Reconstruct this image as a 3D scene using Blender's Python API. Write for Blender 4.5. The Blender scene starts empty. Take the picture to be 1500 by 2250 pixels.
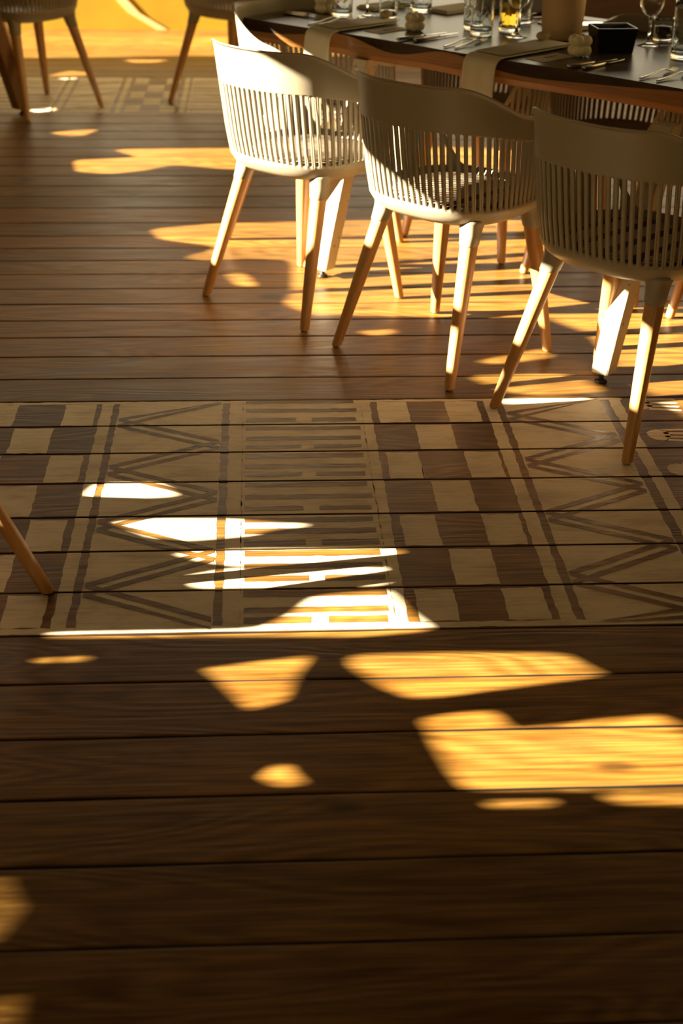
import bpy, bmesh, math, random
from mathutils import Vector, Matrix
PI = math.pi
random.seed(7)
C = bpy.context.scene.collection
S = bpy.context.scene

# ------------------------------------------------------------------ camera
cd = bpy.data.cameras.new('camera'); cam = bpy.data.objects.new('camera', cd); C.objects.link(cam); S.camera = cam
FW = Vector((0.05478367, 0.88270168, -0.46672957)); RT = Vector((0.99841253, -0.05455077, 0.01402235)); UP = Vector((0.01308291, 0.46675685, 0.88428891))
cam.matrix_world = Matrix(((RT.x, UP.x, -FW.x, 0), (RT.y, UP.y, -FW.y, 0), (RT.z, UP.z, -FW.z, 1.5974), (0, 0, 0, 1)))
cd.sensor_fit = 'HORIZONTAL'; cd.sensor_width = 24.0; cd.lens = 3138.5 / 1500 * 24
cd.clip_start = 0.05; cd.clip_end = 100
cd.dof.use_dof = True; cd.dof.focus_distance = 3.45; cd.dof.aperture_fstop = 3.2
# ------------------------------------------------------------------ light
SUN_EL, SUN_AZ = math.radians(24.0), math.radians(5.5)
sd = bpy.data.lights.new('sun', 'SUN'); sun = bpy.data.objects.new('sun', sd); C.objects.link(sun)
sd.energy = 56.0; sd.color = (1.0, 0.84, 0.62); sd.angle = math.radians(0.34)
SD = Vector((math.cos(SUN_EL) * math.cos(SUN_AZ), math.cos(SUN_EL) * math.sin(SUN_AZ), -math.sin(SUN_EL)))
sun.location = (-6, 3, 5); sun.rotation_euler = SD.to_track_quat('-Z', 'Y').to_euler()
w = bpy.data.worlds.new('world'); S.world = w; w.use_nodes = True
bg = w.node_tree.nodes['Background']; bg.inputs[1].default_value = 2.1
_g = w.node_tree.nodes.new('ShaderNodeNewGeometry'); _s = w.node_tree.nodes.new('ShaderNodeSeparateXYZ'); _r = w.node_tree.nodes.new('ShaderNodeValToRGB')   # evening sky: golden, paler away from the sun
_t = w.node_tree.nodes.new('ShaderNodeTexCoord'); w.node_tree.links.new(_t.outputs['Generated'], _s.inputs[0]); w.node_tree.nodes.remove(_g)
w.node_tree.links.new(_s.outputs[1], _r.inputs[0]); _r.color_ramp.elements[0].position = 0.65; _r.color_ramp.elements[0].color = (1.0, 0.66, 0.24, 1)
_r.color_ramp.elements[1].position = 0.92; _r.color_ramp.elements[1].color = (1.0, 0.84, 0.56, 1); w.node_tree.links.new(_r.outputs[0], bg.inputs[0])
S.view_settings.view_transform = 'Standard'; S.view_settings.look = 'None'; S.view_settings.gamma = 1.0
S.view_settings.use_curve_mapping = False; S.view_settings.exposure = 0.0

# ------------------------------------------------------------------ materials
def mat(name, col, rough=0.5, metal=0.0, **kw):
    m = bpy.data.materials.new(name); m.use_nodes = True
    b = m.node_tree.nodes['Principled BSDF']
    b.inputs['Base Color'].default_value = (*col, 1); b.inputs['Roughness'].default_value = rough; b.inputs['Metallic'].default_value = metal
    for k, v in kw.items(): b.inputs[k.replace('_', ' ')].default_value = v
    return m
def nd(m, t, **kw):
    n = m.node_tree.nodes.new(t)
    for k, v in kw.items(): setattr(n, k, v)
    return n
def lk(m, a, b): m.node_tree.links.new(a, b)
def bsdf(m): return m.node_tree.nodes['Principled BSDF']
def coords(m, scale=(1, 1, 1), rot=(0, 0, 0), kind='Object', loc=(0, 0, 0)):
    tc = nd(m, 'ShaderNodeTexCoord'); mp = nd(m, 'ShaderNodeMapping')
    mp.inputs['Scale'].default_value = scale; mp.inputs['Rotation'].default_value = rot; mp.inputs['Location'].default_value = loc
    lk(m, tc.outputs[kind], mp.inputs['Vector']); return mp.outputs[0]
def noise(m, vec, scale, detail=4, rough=0.55, dist=0.0):
    n = nd(m, 'ShaderNodeTexNoise'); n.inputs['Scale'].default_value = scale; n.inputs['Detail'].default_value = detail
    n.inputs['Roughness'].default_value = rough; n.inputs['Distortion'].default_value = dist; lk(m, vec, n.inputs['Vector']); return n.outputs['Fac']
def ramp(m, fac, stops, interp='LINEAR'):
    r = nd(m, 'ShaderNodeValToRGB'); r.color_ramp.interpolation = interp
    while len(r.color_ramp.elements) < len(stops): r.color_ramp.elements.new(0.5)
    for e, (p, c) in zip(r.color_ramp.elements, stops): e.position = p; e.color = (*c, 1) if len(c) == 3 else c
    lk(m, fac, r.inputs[0]); return r.outputs[0]
def mix(m, fac, a, b, mode='MIX'):
    n = nd(m, 'ShaderNodeMix', data_type='RGBA', blend_type=mode)
    for s, v in ((n.inputs[0], fac), (n.inputs[6], a), (n.inputs[7], b)):
        if isinstance(v, (int, float)): s.default_value = v
        elif isinstance(v, tuple): s.default_value = (*v, 1)
        else: lk(m, v, s)
    return n.outputs[2]
def math_(m, op, a, b=0.0):
    n = nd(m, 'ShaderNodeMath', operation=op)
    for s, v in ((n.inputs[0], a), (n.inputs[1], b)):
        if isinstance(v, (int, float)): s.default_value = v
        else: lk(m, v, s)
    return n.outputs[0]
def bump(m, h, strength=0.3, dist=0.002):
    n = nd(m, 'ShaderNodeBump'); n.inputs['Strength'].default_value = strength; n.inputs['Distance'].default_value = dist
    lk(m, h, n.inputs['Height']); lk(m, n.outputs[0], bsdf(m).inputs['Normal'])

def plank_wood(name, painted=False):
    """brown boards running along x, each board with its own grain (attribute 'board'), knots, wear"""
    m = mat(name, (0.3, 0.13, 0.04), 0.5, Specular_IOR_Level=0.24)
    at = nd(m, 'ShaderNodeAttribute', attribute_name='board')
    tc = nd(m, 'ShaderNodeTexCoord'); cb = nd(m, 'ShaderNodeCombineXYZ'); lk(m, math_(m, 'MULTIPLY', at.outputs['Fac'], 37.0), cb.inputs[0]); lk(m, math_(m, 'MULTIPLY', at.outputs['Fac'], 11.0), cb.inputs[2])
    va = nd(m, 'ShaderNodeVectorMath', operation='ADD'); lk(m, tc.outputs['Object'], va.inputs[0]); lk(m, cb.outputs[0], va.inputs[1])
    def scaled(sx, sy):
        mp = nd(m, 'ShaderNodeMapping'); mp.inputs['Scale'].default_value = (sx, sy, 1); lk(m, va.outputs[0], mp.inputs['Vector']); return mp.outputs[0]
    fine = noise(m, scaled(2.5, 120), 1.5, 5, 0.6)
    med = noise(m, scaled(1.5, 14), 2.0, 4, 0.6, 0.6)
    # ring grain: contour lines of a stretched noise
    rings = math_(m, 'SINE', math_(m, 'MULTIPLY', noise(m, scaled(1.1, 6.5), 1.0, 1, 0.4, 0.3), 95.0))
    rings = math_(m, 'ADD', math_(m, 'MULTIPLY', rings, 0.5), 0.5)
    big = noise(m, scaled(1.2, 1.5), 1.3, 2)
    base = ramp(m, med, [(0.28, (0.125, 0.058, 0.006)), (0.72, (0.32, 0.168, 0.036))])
    base = mix(m, math_(m, 'MULTIPLY', rings, 0.42), base, (0.44, 0.25, 0.055))
    base = mix(m, math_(m, 'MULTIPLY', ramp(m, fine, [(0.42, (0, 0, 0)), (0.60, (1, 1, 1))]), 0.5), base, (0.045, 0.020, 0.006))
    base = mix(m, 0.5, base, ramp(m, big, [(0.3, (0.55, 0.50, 0.45)), (0.7, (1.0, 0.97, 0.92))]), 'MULTIPLY')
    tint = ramp(m, at.outputs['Fac'], [(0.0, (0.72, 0.70, 0.66)), (0.5, (1, 1, 1)), (1.0, (1.15, 1.05, 0.9))])
    base = mix(m, 1.0, base, tint, 'MULTIPLY')
    # knots
    vo = nd(m, 'ShaderNodeTexVoronoi'); vo.inputs['Scale'].default_value = 1.0; lk(m, scaled(2.3, 5.5), vo.inputs['Vector'])
    kn = ramp(m, vo.outputs['Distance'], [(0.0, (1, 1, 1)), (0.075, (0.75, 0.75, 0.75)), (0.13, (0, 0, 0))])
    base = mix(m, math_(m, 'MULTIPLY', kn, 0.85), base, (0.03, 0.014, 0.006))
    dirt = ramp(m, noise(m, scaled(3.5, 9), 2.0, 5, 0.7), [(0.56, (0, 0, 0)), (0.72, (1, 1, 1))])
    base = mix(m, math_(m, 'MULTIPLY', dirt, 0.35), base, (0.06, 0.026, 0.006))
    h = math_(m, 'ADD', math_(m, 'MULTIPLY', fine, 0.8), math_(m, 'MULTIPLY', rings, 0.35))
    if painted:
        wear = noise(m, scaled(6, 90), 1.6, 6, 0.72)
        blot = noise(m, scaled(5, 9), 1.6, 4, 0.6)
        wf = ramp(m, math_(m, 'ADD', math_(m, 'MULTIPLY', wear, 0.6), math_(m, 'MULTIPLY', blot, 0.45)), [(0.50, (0, 0, 0)), (0.68, (1, 1, 1))])
        pc = mix(m, math_(m, 'MULTIPLY', blot, 0.7), (0.90, 0.80, 0.60), (0.62, 0.53, 0.36))
        base = mix(m, math_(m, 'MULTIPLY', wf, 0.38), pc, base)
        bsdf(m).inputs['Roughness'].default_value = 0.6
    else:
        rr = ramp(m, med, [(0.3, (0.34, 0.34, 0.34)), (0.7, (0.5, 0.5, 0.5))]); lk(m, rr, bsdf(m).inputs['Roughness'])
    lk(m, base, bsdf(m).inputs['Base Color'])
    bump(m, h, 0.45, 0.0015)
    return m
M_WOOD = plank_wood('floor_boards')
M_PAINT = plank_wood('worn_cream_paint', True)
M_DARK = mat('dark_gap_shade', (0.012, 0.007, 0.004), 0.9)

def simple_wood(name, a, b, axis_scale, rough=0.4, coat=0.0, grain=0.5):
    m = mat(name, a, rough)
    v = coords(m, axis_scale)
    n1 = noise(m, v, 3.0, 5, 0.6, 0.4); n2 = noise(m, v, 11.0, 4, 0.6)
    c = ramp(m, n1, [(0.3, a), (0.7, b)])
    c = mix(m, math_(m, 'MULTIPLY', n2, grain), c, tuple(x * 0.35 for x in a))
    lk(m, c, bsdf(m).inputs['Base Color']); bump(m, n2, 0.25, 0.001)
    bsdf(m).inputs['Coat Weight'].default_value = coat
    return m
M_BEECH = simple_wood('beech', (0.50, 0.25, 0.075), (0.62, 0.34, 0.12), (14, 14, 1.2), 0.38, 0.15, 0.25)
M_TABLE_TOP = simple_wood('dark_stained_top', (0.035, 0.026, 0.018), (0.075, 0.056, 0.040), (1.2, 16, 3), 0.30, 0.0, 0.4)
M_TABLE_SIDE = simple_wood('reddish_live_edge', (0.26, 0.11, 0.022), (0.42, 0.19, 0.045), (1.2, 6, 40), 0.42, 0.1, 0.5)
M_BARK = simple_wood('charred_bevel', (0.045, 0.022, 0.010), (0.09, 0.045, 0.02), (2, 14, 14), 0.75, 0.0, 0.4)
M_BROWN_LEG = simple_wood('brown_leg_wood', (0.20, 0.09, 0.025), (0.30, 0.14, 0.045), (9, 9, 1), 0.45, 0.1, 0.4)
M_SHELL = mat('greige_plastic', (0.31, 0.27, 0.19), 0.42)
_n = noise(M_SHELL, coords(M_SHELL), 900, 2); bump(M_SHELL, _n, 0.08, 0.0005)
M_WHITE_PAINT = mat('chipped_white_paint', (0.66, 0.58, 0.43), 0.45)
_c = ramp(M_WHITE_PAINT, noise(M_WHITE_PAINT, coords(M_WHITE_PAINT), 60, 5, 0.7), [(0.62, (0.66, 0.58, 0.43)), (0.67, (0.10, 0.055, 0.03))])
lk(M_WHITE_PAINT, _c, bsdf(M_WHITE_PAINT).inputs['Base Color'])
M_BLACK = mat('black_rubber', (0.01, 0.009, 0.008), 0.45)
M_STEEL = mat('steel', (0.62, 0.60, 0.56), 0.22, 1.0)
M_LINEN = mat('grey_linen', (0.76, 0.71, 0.55), 0.9)
_v = coords(M_LINEN); _w = nd(M_LINEN, 'ShaderNodeTexWave'); _w.inputs['Scale'].default_value = 260; lk(M_LINEN, _v, _w.inputs['Vector'])
_n = math_(M_LINEN, 'ADD', _w.outputs['Fac'], noise(M_LINEN, _v, 700, 2)); bump(M_LINEN, _n, 0.35, 0.0008)
M_PAPER = mat('kraft_paper', (0.62, 0.55, 0.42), 0.85)
M_INK = mat('print_ink', (0.04, 0.033, 0.026), 0.8)
M_WAX = mat('cream_wax', (0.92, 0.85, 0.62), 0.45)
M_POT = mat('tan_ceramic', (0.74, 0.54, 0.33), 0.7)
M_WHITE = mat('white_insert', (0.65, 0.62, 0.55), 0.5)
M_STONE = mat('pebble', (0.55, 0.44, 0.26), 0.7)
M_BOX = mat('black_lacquer', (0.006, 0.006, 0.006), 0.18)
M_GLASS = mat('clear_glass', (0.95, 0.98, 0.97), 0.02, Transmission_Weight=1.0, IOR=1.45)
M_AMBER = mat('amber_drink', (0.95, 0.55, 0.05), 0.03, Transmission_Weight=1.0, IOR=1.34)
M_COLA = mat('dark_drink', (0.10, 0.07, 0.05), 0.03, Transmission_Weight=0.8, IOR=1.34)
M_CARD = mat('pale_card', (0.60, 0.57, 0.50), 0.8)
M_YELLOW = mat('yellow_plaster', (0.78, 0.42, 0.018), 0.75)
_n = noise(M_YELLOW, coords(M_YELLOW), 3, 5); lk(M_YELLOW, ramp(M_YELLOW, _n, [(0.3, (0.40, 0.26, 0.006)), (0.7, (0.50, 0.33, 0.010))]), bsdf(M_YELLOW).inputs['Base Color'])
M_WALL = simple_wood('dark_timber_wall', (0.07, 0.034, 0.015), (0.11, 0.055, 0.025), (2, 2, 18), 0.7)

def cushion_mat(name, broad):
    m = mat(name, (0.5, 0.42, 0.3), 0.95)
    tc = nd(m, 'ShaderNodeTexCoord'); sp = nd(m, 'ShaderNodeSeparateXYZ'); lk(m, tc.outputs['Object'], sp.inputs[0])
    d = math_(m, 'SUBTRACT', sp.outputs[1], sp.outputs[0])          # ribs cross the seat diagonally
    rib = math_(m, 'SINE', math_(m, 'MULTIPLY', d, 2 * PI / 0.0125)); rib = math_(m, 'ADD', math_(m, 'MULTIPLY', rib, 0.5), 0.5)
    col = ramp(m, rib, [(0.30, (0.16, 0.09, 0.04)), (0.5, (0.62, 0.54, 0.40))])
    if broad:
        b = math_(m, 'SINE', math_(m, 'MULTIPLY', sp.outputs[0], 2 * PI / 0.085))
        bf = ramp(m, b, [(0.35, (0, 0, 0)), (0.45, (1, 1, 1))])
        if broad == 2:
            side = ramp(m, sp.outputs[0], [(0.04, (0, 0, 0)), (0.06, (1, 1, 1))]); bf = math_(m, 'MULTIPLY', bf, side)
        col = mix(m, bf, col, (0.055, 0.035, 0.022))
    lk(m, col, bsdf(m).inputs['Base Color']); bump(m, rib, 0.8, 0.003)
    return m
M_CUSH = [cushion_mat('ribbed_cushion', 0), cushion_mat('half_banded_cushion', 2), cushion_mat('banded_cushion', 1)]

# ------------------------------------------------------------------ mesh helpers
def obj(name, bm, m, parent=None, smooth=True, loc=None):
    me = bpy.data.meshes.new(name); bmesh.ops.recalc_face_normals(bm, faces=bm.faces); bm.to_mesh(me); bm.free()
    for x in (m if isinstance(m, (list, tuple)) else [m]): me.materials.append(x)
    if smooth:
        for p in me.polygons: p.use_smooth = True
    o = bpy.data.objects.new(name, me); C.objects.link(o)
    if parent: o.parent = parent
    if loc: o.location = loc
    return o
def sharp(o, ang=35):
    me = o.data; bm = bmesh.new(); bm.from_mesh(me)
    for e in bm.edges:
        if len(e.link_faces) == 2 and e.calc_face_angle(0) > math.radians(ang): e.smooth = False
    bm.to_mesh(me); bm.free(); return o
def thing(name, label, cat, loc=(0, 0, 0), rz=0.0, group=None):
    o = bpy.data.objects.new(name, None); C.objects.link(o); o.empty_display_size = 0.1
    o.location = loc; o.rotation_euler = (0, 0, rz); return tag(o, label, cat, group)
def tag(o, label, cat, group=None):
    o['label'] = label; o['category'] = cat
    if group: o['group'] = group
    return o
def struct(o): o['kind'] = 'structure'; return o
def copy_tree(o, parent=None):
    c = o.copy(); C.objects.link(c); c.parent = parent
    for ch in o.children: copy_tree(ch, c)
    return c
def box(bm, x0, x1, y0, y1, z0, z1, mi=0, bev=0.0):
    vs = [bm.verts.new((x, y, z)) for x in (x0, x1) for y in (y0, y1) for z in (z0, z1)]
    fs = [(0, 1, 3, 2), (4, 6, 7, 5), (0, 4, 5, 1), (2, 3, 7, 6), (0, 2, 6, 4), (1, 5, 7, 3)]
    out = []
    for f in fs:
        fc = bm.faces.new([vs[i] for i in f]); fc.material_index = mi; out.append(fc)
    if bev:
        es = list({e for f in out for e in f.edges})
        bmesh.ops.bevel(bm, geom=es, offset=bev, segments=2, affect='EDGES')
def lathe(bm, prof, seg=32, cap0=True, cap1=True, fn=None):
    rings = []
    for r, z in prof:
        ring = []
        for i in range(seg):
            a = 2 * PI * i / seg; rr = r + (fn(a, z) if fn else 0)
            ring.append(bm.verts.new((rr * math.cos(a), rr * math.sin(a), z)))
        rings.append(ring)
    for a, b in zip(rings, rings[1:]):
        for i in range(seg): bm.faces.new((a[i], a[(i + 1) % seg], b[(i + 1) % seg], b[i]))
    if cap0: bm.faces.new(rings[0][::-1])
    if cap1: bm.faces.new(rings[-1])
    return rings
def loft(bm, sections, caps=True):
    """sections: list of lists of Vectors with equal counts"""
    rs = [[bm.verts.new(v) for v in s] for s in sections]; n = len(rs[0])
    for a, b in zip(rs, rs[1:]):
        for i in range(n): bm.faces.new((a[i], a[(i + 1) % n], b[(i + 1) % n], b[i]))
    if caps: bm.faces.new(rs[0][::-1]); bm.faces.new(rs[-1])
def sgnpow(x, p): return math.copysign(abs(x) ** p, x)
def super_ring(c, ax, ay, rx, ry, n=3.0, seg=16):
    out = []
    for i in range(seg):
        t = 2 * PI * (i + 0.5) / seg
        out.append(c + ax * (rx * sgnpow(math.cos(t), 2 / n)) + ay * (ry * sgnpow(math.sin(t), 2 / n)))
    return out

# ------------------------------------------------------------------ floor of boards, paint on it
Y_MEAS = [1.618, 1.802, 1.972, 2.147, 2.322, 2.496, 2.667, 2.844, 3.011, 3.191, 3.361, 3.532, 3.699, 3.865, 4.037, 4.201, 4.349, 4.505, 4.659, 4.812, 4.963, 5.112, 5.263, 5.434, 5.641]
ys = list(Y_MEAS)
while ys[0] > -1.5: ys.insert(0, ys[0] - 0.174)
while ys[-1] < 9.9: ys.append(ys[-1] + random.choice((0.160, 0.166, 0.172)))
bm = bmesh.new(); lay = bm.faces.layers.float.new('board')
GAP = 0.0036
X0F, X1F = -3.3, 4.1
board_of = []
for i, (a, b) in enumerate(zip(ys, ys[1:])):
    val = random.random(); board_of.append((a, b, val))
    g = GAP * random.uniform(0.6, 1.5); nseg = 60
    prof = [(a + g / 2, -0.025), (a + g / 2, -0.004), (a + g / 2 + 0.0012, -0.0012), (a + g / 2 + 0.004, 0), (b - g / 2 - 0.004, 0), (b - g / 2 - 0.0012, -0.0012), (b - g / 2, -0.004), (b - g / 2, -0.025)]
    rows = []
    ph = random.uniform(0, 9)
    for k in range(nseg + 1):
        x = X0F + (X1F - X0F) * k / nseg
        wob = 0.0010 * math.sin(x * 5 + ph) + 0.0006 * math.sin(x * 17 + ph * 2)
        rows.append([bm.verts.new((x, y + (wob if y < (a + b) / 2 else -wob), z)) for y, z in prof])
    for r0, r1 in zip(rows, rows[1:]):
        for j in range(len(prof) - 1):
            f = bm.faces.new((r0[j], r1[j], r1[j + 1], r0[j + 1])); f[lay] = val; f.smooth = False
            if j in (0, 1, 5, 6): f.material_index = 2      # shade in the gaps, put into the colour of the board edges
# dark joists' shadow board below
vs = [bm.verts.new(v) for v in ((X0F, -1.7, -0.024), (X1F, -1.7, -0.024), (X1F, 10.1, -0.024), (X0F, 10.1, -0.024))]
f = bm.faces.new(vs); f.material_index = 2
def board_val(y):
    for a, b, v in board_of:
        if a <= y < b: return v
    return 0.5
def paint(poly, z=0.0004, mi=1, jit=0.0022, step=0.02):
    """painted patch with a hand-cut edge, clipped to boards so the gaps stay open"""
    pts = []
    n = len(poly)
    for i in range(n):
        p, q = Vector(poly[i]), Vector(poly[(i + 1) % n]); L = (q - p).length; k = max(1, int(L / step))
        for j in range(k):
            t = j / k; c = p.lerp(q, t); pts.append((c.x + random.uniform(-jit, jit), c.y + random.uniform(-jit, jit)))
    y0, y1 = min(p[1] for p in pts), max(p[1] for p in pts)
    for a, b, v in board_of:
        if b < y0 or a > y1: continue
        lo, hi = a + 0.0042, b - 0.0042
        sub = pts
        for side, lim in ((1, lo), (-1, hi)):
            out = []
            for i in range(len(sub)):
                p, q = sub[i], sub[(i + 1) % len(sub)]
                pin, qin = side * (p[1] - lim) >= 0, side * (q[1] - lim) >= 0
                if pin: out.append(p)
                if pin != qin:
                    t = (lim - p[1]) / (q[1] - p[1]); out.append((p[0] + (q[0] - p[0]) * t, lim))
            sub = out
            if len(sub) < 3: break
        if len(sub) < 3: continue
        try:
            f = bm.faces.new([bm.verts.new((x, y, z)) for x, y in sub])
        except ValueError: continue
        f.material_index = mi; f[lay] = v
        bmesh.ops.triangulate(bm, faces=[f])
def R(x0, x1, y0, y1, **kw): paint([(x0, y0), (x1, y0), (x1, y1), (x0, y1)], **kw)
def zigzag(xa, xb, ytop, ybot, half, first_right):
    R(xa, xb, ybot + 0.004, ytop - 0.006)
    y = first_right; pts = []
    k = 0
    while y > ybot - 0.1:
        pts.append(((xb - 0.004) if k % 2 == 0 else (xa + 0.004), y)); y -= half; k += 1
    for (xA, yA), (xB, yB) in zip(pts, pts[1:]):
        for off in (-0.021, 0.019):
            zq = zq + 0.00003 if 'zq' in dir() else 0.0008
            a = [xA, yA + off]; b = [xB, yB + off]
            th = 0.019
            poly = [(a[0], a[1] - th / 2), (b[0], b[1] - th / 2), (b[0], b[1] + th / 2), (a[0], a[1] + th / 2)]
            cl = [(x, min(max(yy, ybot + 0.012), ytop - 0.012)) for x, yy in poly]
            if max(c[1] for c in cl) - min(c[1] for c in cl) > 0.02: paint(cl, z=zq, mi=0, jit=0.0012)
ROWS = [(a, b) for a, b, v in board_of if a > 2.45 and b < 3.75][::-1]
PT, PB = 3.699, 2.496
def checker(cols, odd_first):
    for r, (a, b) in enumerate(ROWS):
        lo = a + (0.030 if r == len(ROWS) - 1 else 0.006); hi = b - (0.012 if r else 0.022)
        for c, (x0, x1) in enumerate(cols):
            if (r + c + odd_first) % 2 == 0:
                j = random.uniform(-0.006, 0.006); R(x0 + j, x1 + j, lo, hi)
checker([(-0.97, -0.875), (-0.865, -0.765), (-0.755, -0.665), (-0.655, -0.553), (-0.542, -0.457)][0:5], 0)
checker([(0.322, 0.407), (0.415, 0.512), (0.519, 0.608)], 0)
R(-0.442, -0.410, PB + 0.004, PT - 0.006)
zigzag(-0.392, -0.108, PT, PB, 0.1465, 3.70)
R(-0.088, -0.052, PB + 0.004, PT - 0.004)
R(-0.052, 0.275, PB + 0.004, PT - 0.006)
for r, (a, b) in enumerate(ROWS):
    H = b - a
    for fr, br in ((0.88, False), (0.52, False), (0.22, True)):
        fr2 = fr + random.uniform(-0.05, 0.05); yc = a + H * fr2; t = H * random.uniform(0.060, 0.080)
        segs = [(-0.044, 0.262)] if not br else [(-0.044, 0.10), (0.135, 0.262)]
        for x0, x1 in segs: R(x0, x1 + random.uniform(-0.006, 0.006), yc - t, yc + t, z=0.0008, mi=0, jit=0.0015)
R(0.275, 0.302, PB + 0.004, PT - 0.004)
R(0.622, 0.655, PB + 0.004, PT - 0.004)
zigzag(0.674, 0.955, PT, PB, 0.1465, 3.72)
R(0.980, 1.012, PB + 0.004, PT - 0.004)
R(-1.0, 1.02, PB + 0.004, PB + 0.026, z=0.00045)
R(-1.0, 1.02, PT - 0.020, PT - 0.005, z=0.00045)
for yh in (3.645, 3.440, 3.230, 3.02, 2.80):                          # little hands reaching out of the border
    paint([(1.065 + 0.032 * math.cos(t * PI / 6), yh + 0.036 * math.sin(t * PI / 6)) for t in range(12)])
    for k in range(4):
        yy = yh + 0.032 - k * 0.021; paint([(1.08, yy - 0.006), (1.165, yy - 0.006 - 0.004 * k), (1.172, yy - 0.004 * k), (1.165, yy + 0.006 - 0.004 * k), (1.08, yy + 0.006)], jit=0.001)
# second painted band further back
R(-1.5, -1.05, 7.37, 8.24)
for k in range(9): R(-1.46, -1.07, 7.42 + k * 0.09, 7.445 + k * 0.09, z=0.0008, mi=0)
R(-1.035, -1.0, 7.36, 8.25); R(-0.985, -0.745, 7.36, 8.25)
for k in range(3): paint([(-0.98, 7.42 + k * 0.29), (-0.75, 7.55 + k * 0.29), (-0.75, 7.575 + k * 0.29), (-0.98, 7.445 + k * 0.29)], z=0.0008, mi=0)
R(-0.725, -0.695, 7.36, 8.25)
rb = [7.36, 7.54, 7.71, 7.88, 8.06, 8.25]
for r in range(5):
    for c, (x0, x1) in enumerate([(-0.675, -0.60), (-0.595, -0.505), (-0.50, -0.425)]):
        if (r + c) % 2 == 0: R(x0, x1, rb[r] + 0.01, rb[r + 1] - 0.015)
R(-0.40, -0.372, 7.36, 8.25); R(-0.36, -0.10, 7.36, 8.25)
for k in range(9): R(-0.35, -0.11, 7.42 + k * 0.09, 7.445 + k * 0.09, z=0.0008, mi=0)
floor = struct(obj('floor', bm, [M_WOOD, M_PAINT, M_DARK], smooth=False))

# ------------------------------------------------------------------ room shell
def wallbox(name, x0, x1, y0, y1, z0, z1, m):
    b = bmesh.new(); box(b, x0, x1, y0, y1, z0, z1); return struct(obj(name, b, m, smooth=False))
wallbox('wall_back', -3.3, 0.05, 9.85, 10.0, -0.05, 0.62, M_YELLOW)
wallbox('trim_4', 0.05, 4.1, 9.85, 10.0, -0.05, 0.62, M_WALL)               # dark timber parapet
#          # low yellow parapet, open above
wallbox('wall_back_lintel', -3.3, 4.1, 9.85, 10.0, 2.45, 3.2, M_WALL).name = 'trim_1'
wallbox('wall_right', 4.0, 4.1, -1.6, 5.0, -0.05, 3.2, M_WALL)
wallbox('trim_2', 4.0, 4.1, 5.0, 10.0, -0.05, 0.62, M_YELLOW)              # low parapet; opening above it added to side-light the table
wallbox('wall_front', -3.3, 4.1, -1.7, -1.6, -0.05, 1.15, M_WALL)
wallbox('trim_5', -3.3, 4.1, -1.7, -1.6, 1.65, 3.2, M_WALL)                  # lintel over a gap added behind the viewer to light front faces
wallbox('ceiling', -3.3, 4.1, -1.7, 10.0, 3.2, 3.3, M_WALL)
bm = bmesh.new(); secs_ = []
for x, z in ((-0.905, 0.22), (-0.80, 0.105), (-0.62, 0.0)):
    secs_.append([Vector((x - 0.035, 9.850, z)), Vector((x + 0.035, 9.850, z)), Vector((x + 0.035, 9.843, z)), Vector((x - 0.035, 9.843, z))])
loft(bm, secs_); struct(obj('light_streak_strip', bm, mat('painted_light_streak', (0.85, 0.66, 0.30), 0.7), smooth=False))    # light streak on the yellow wall, put in as a pale strip
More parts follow.
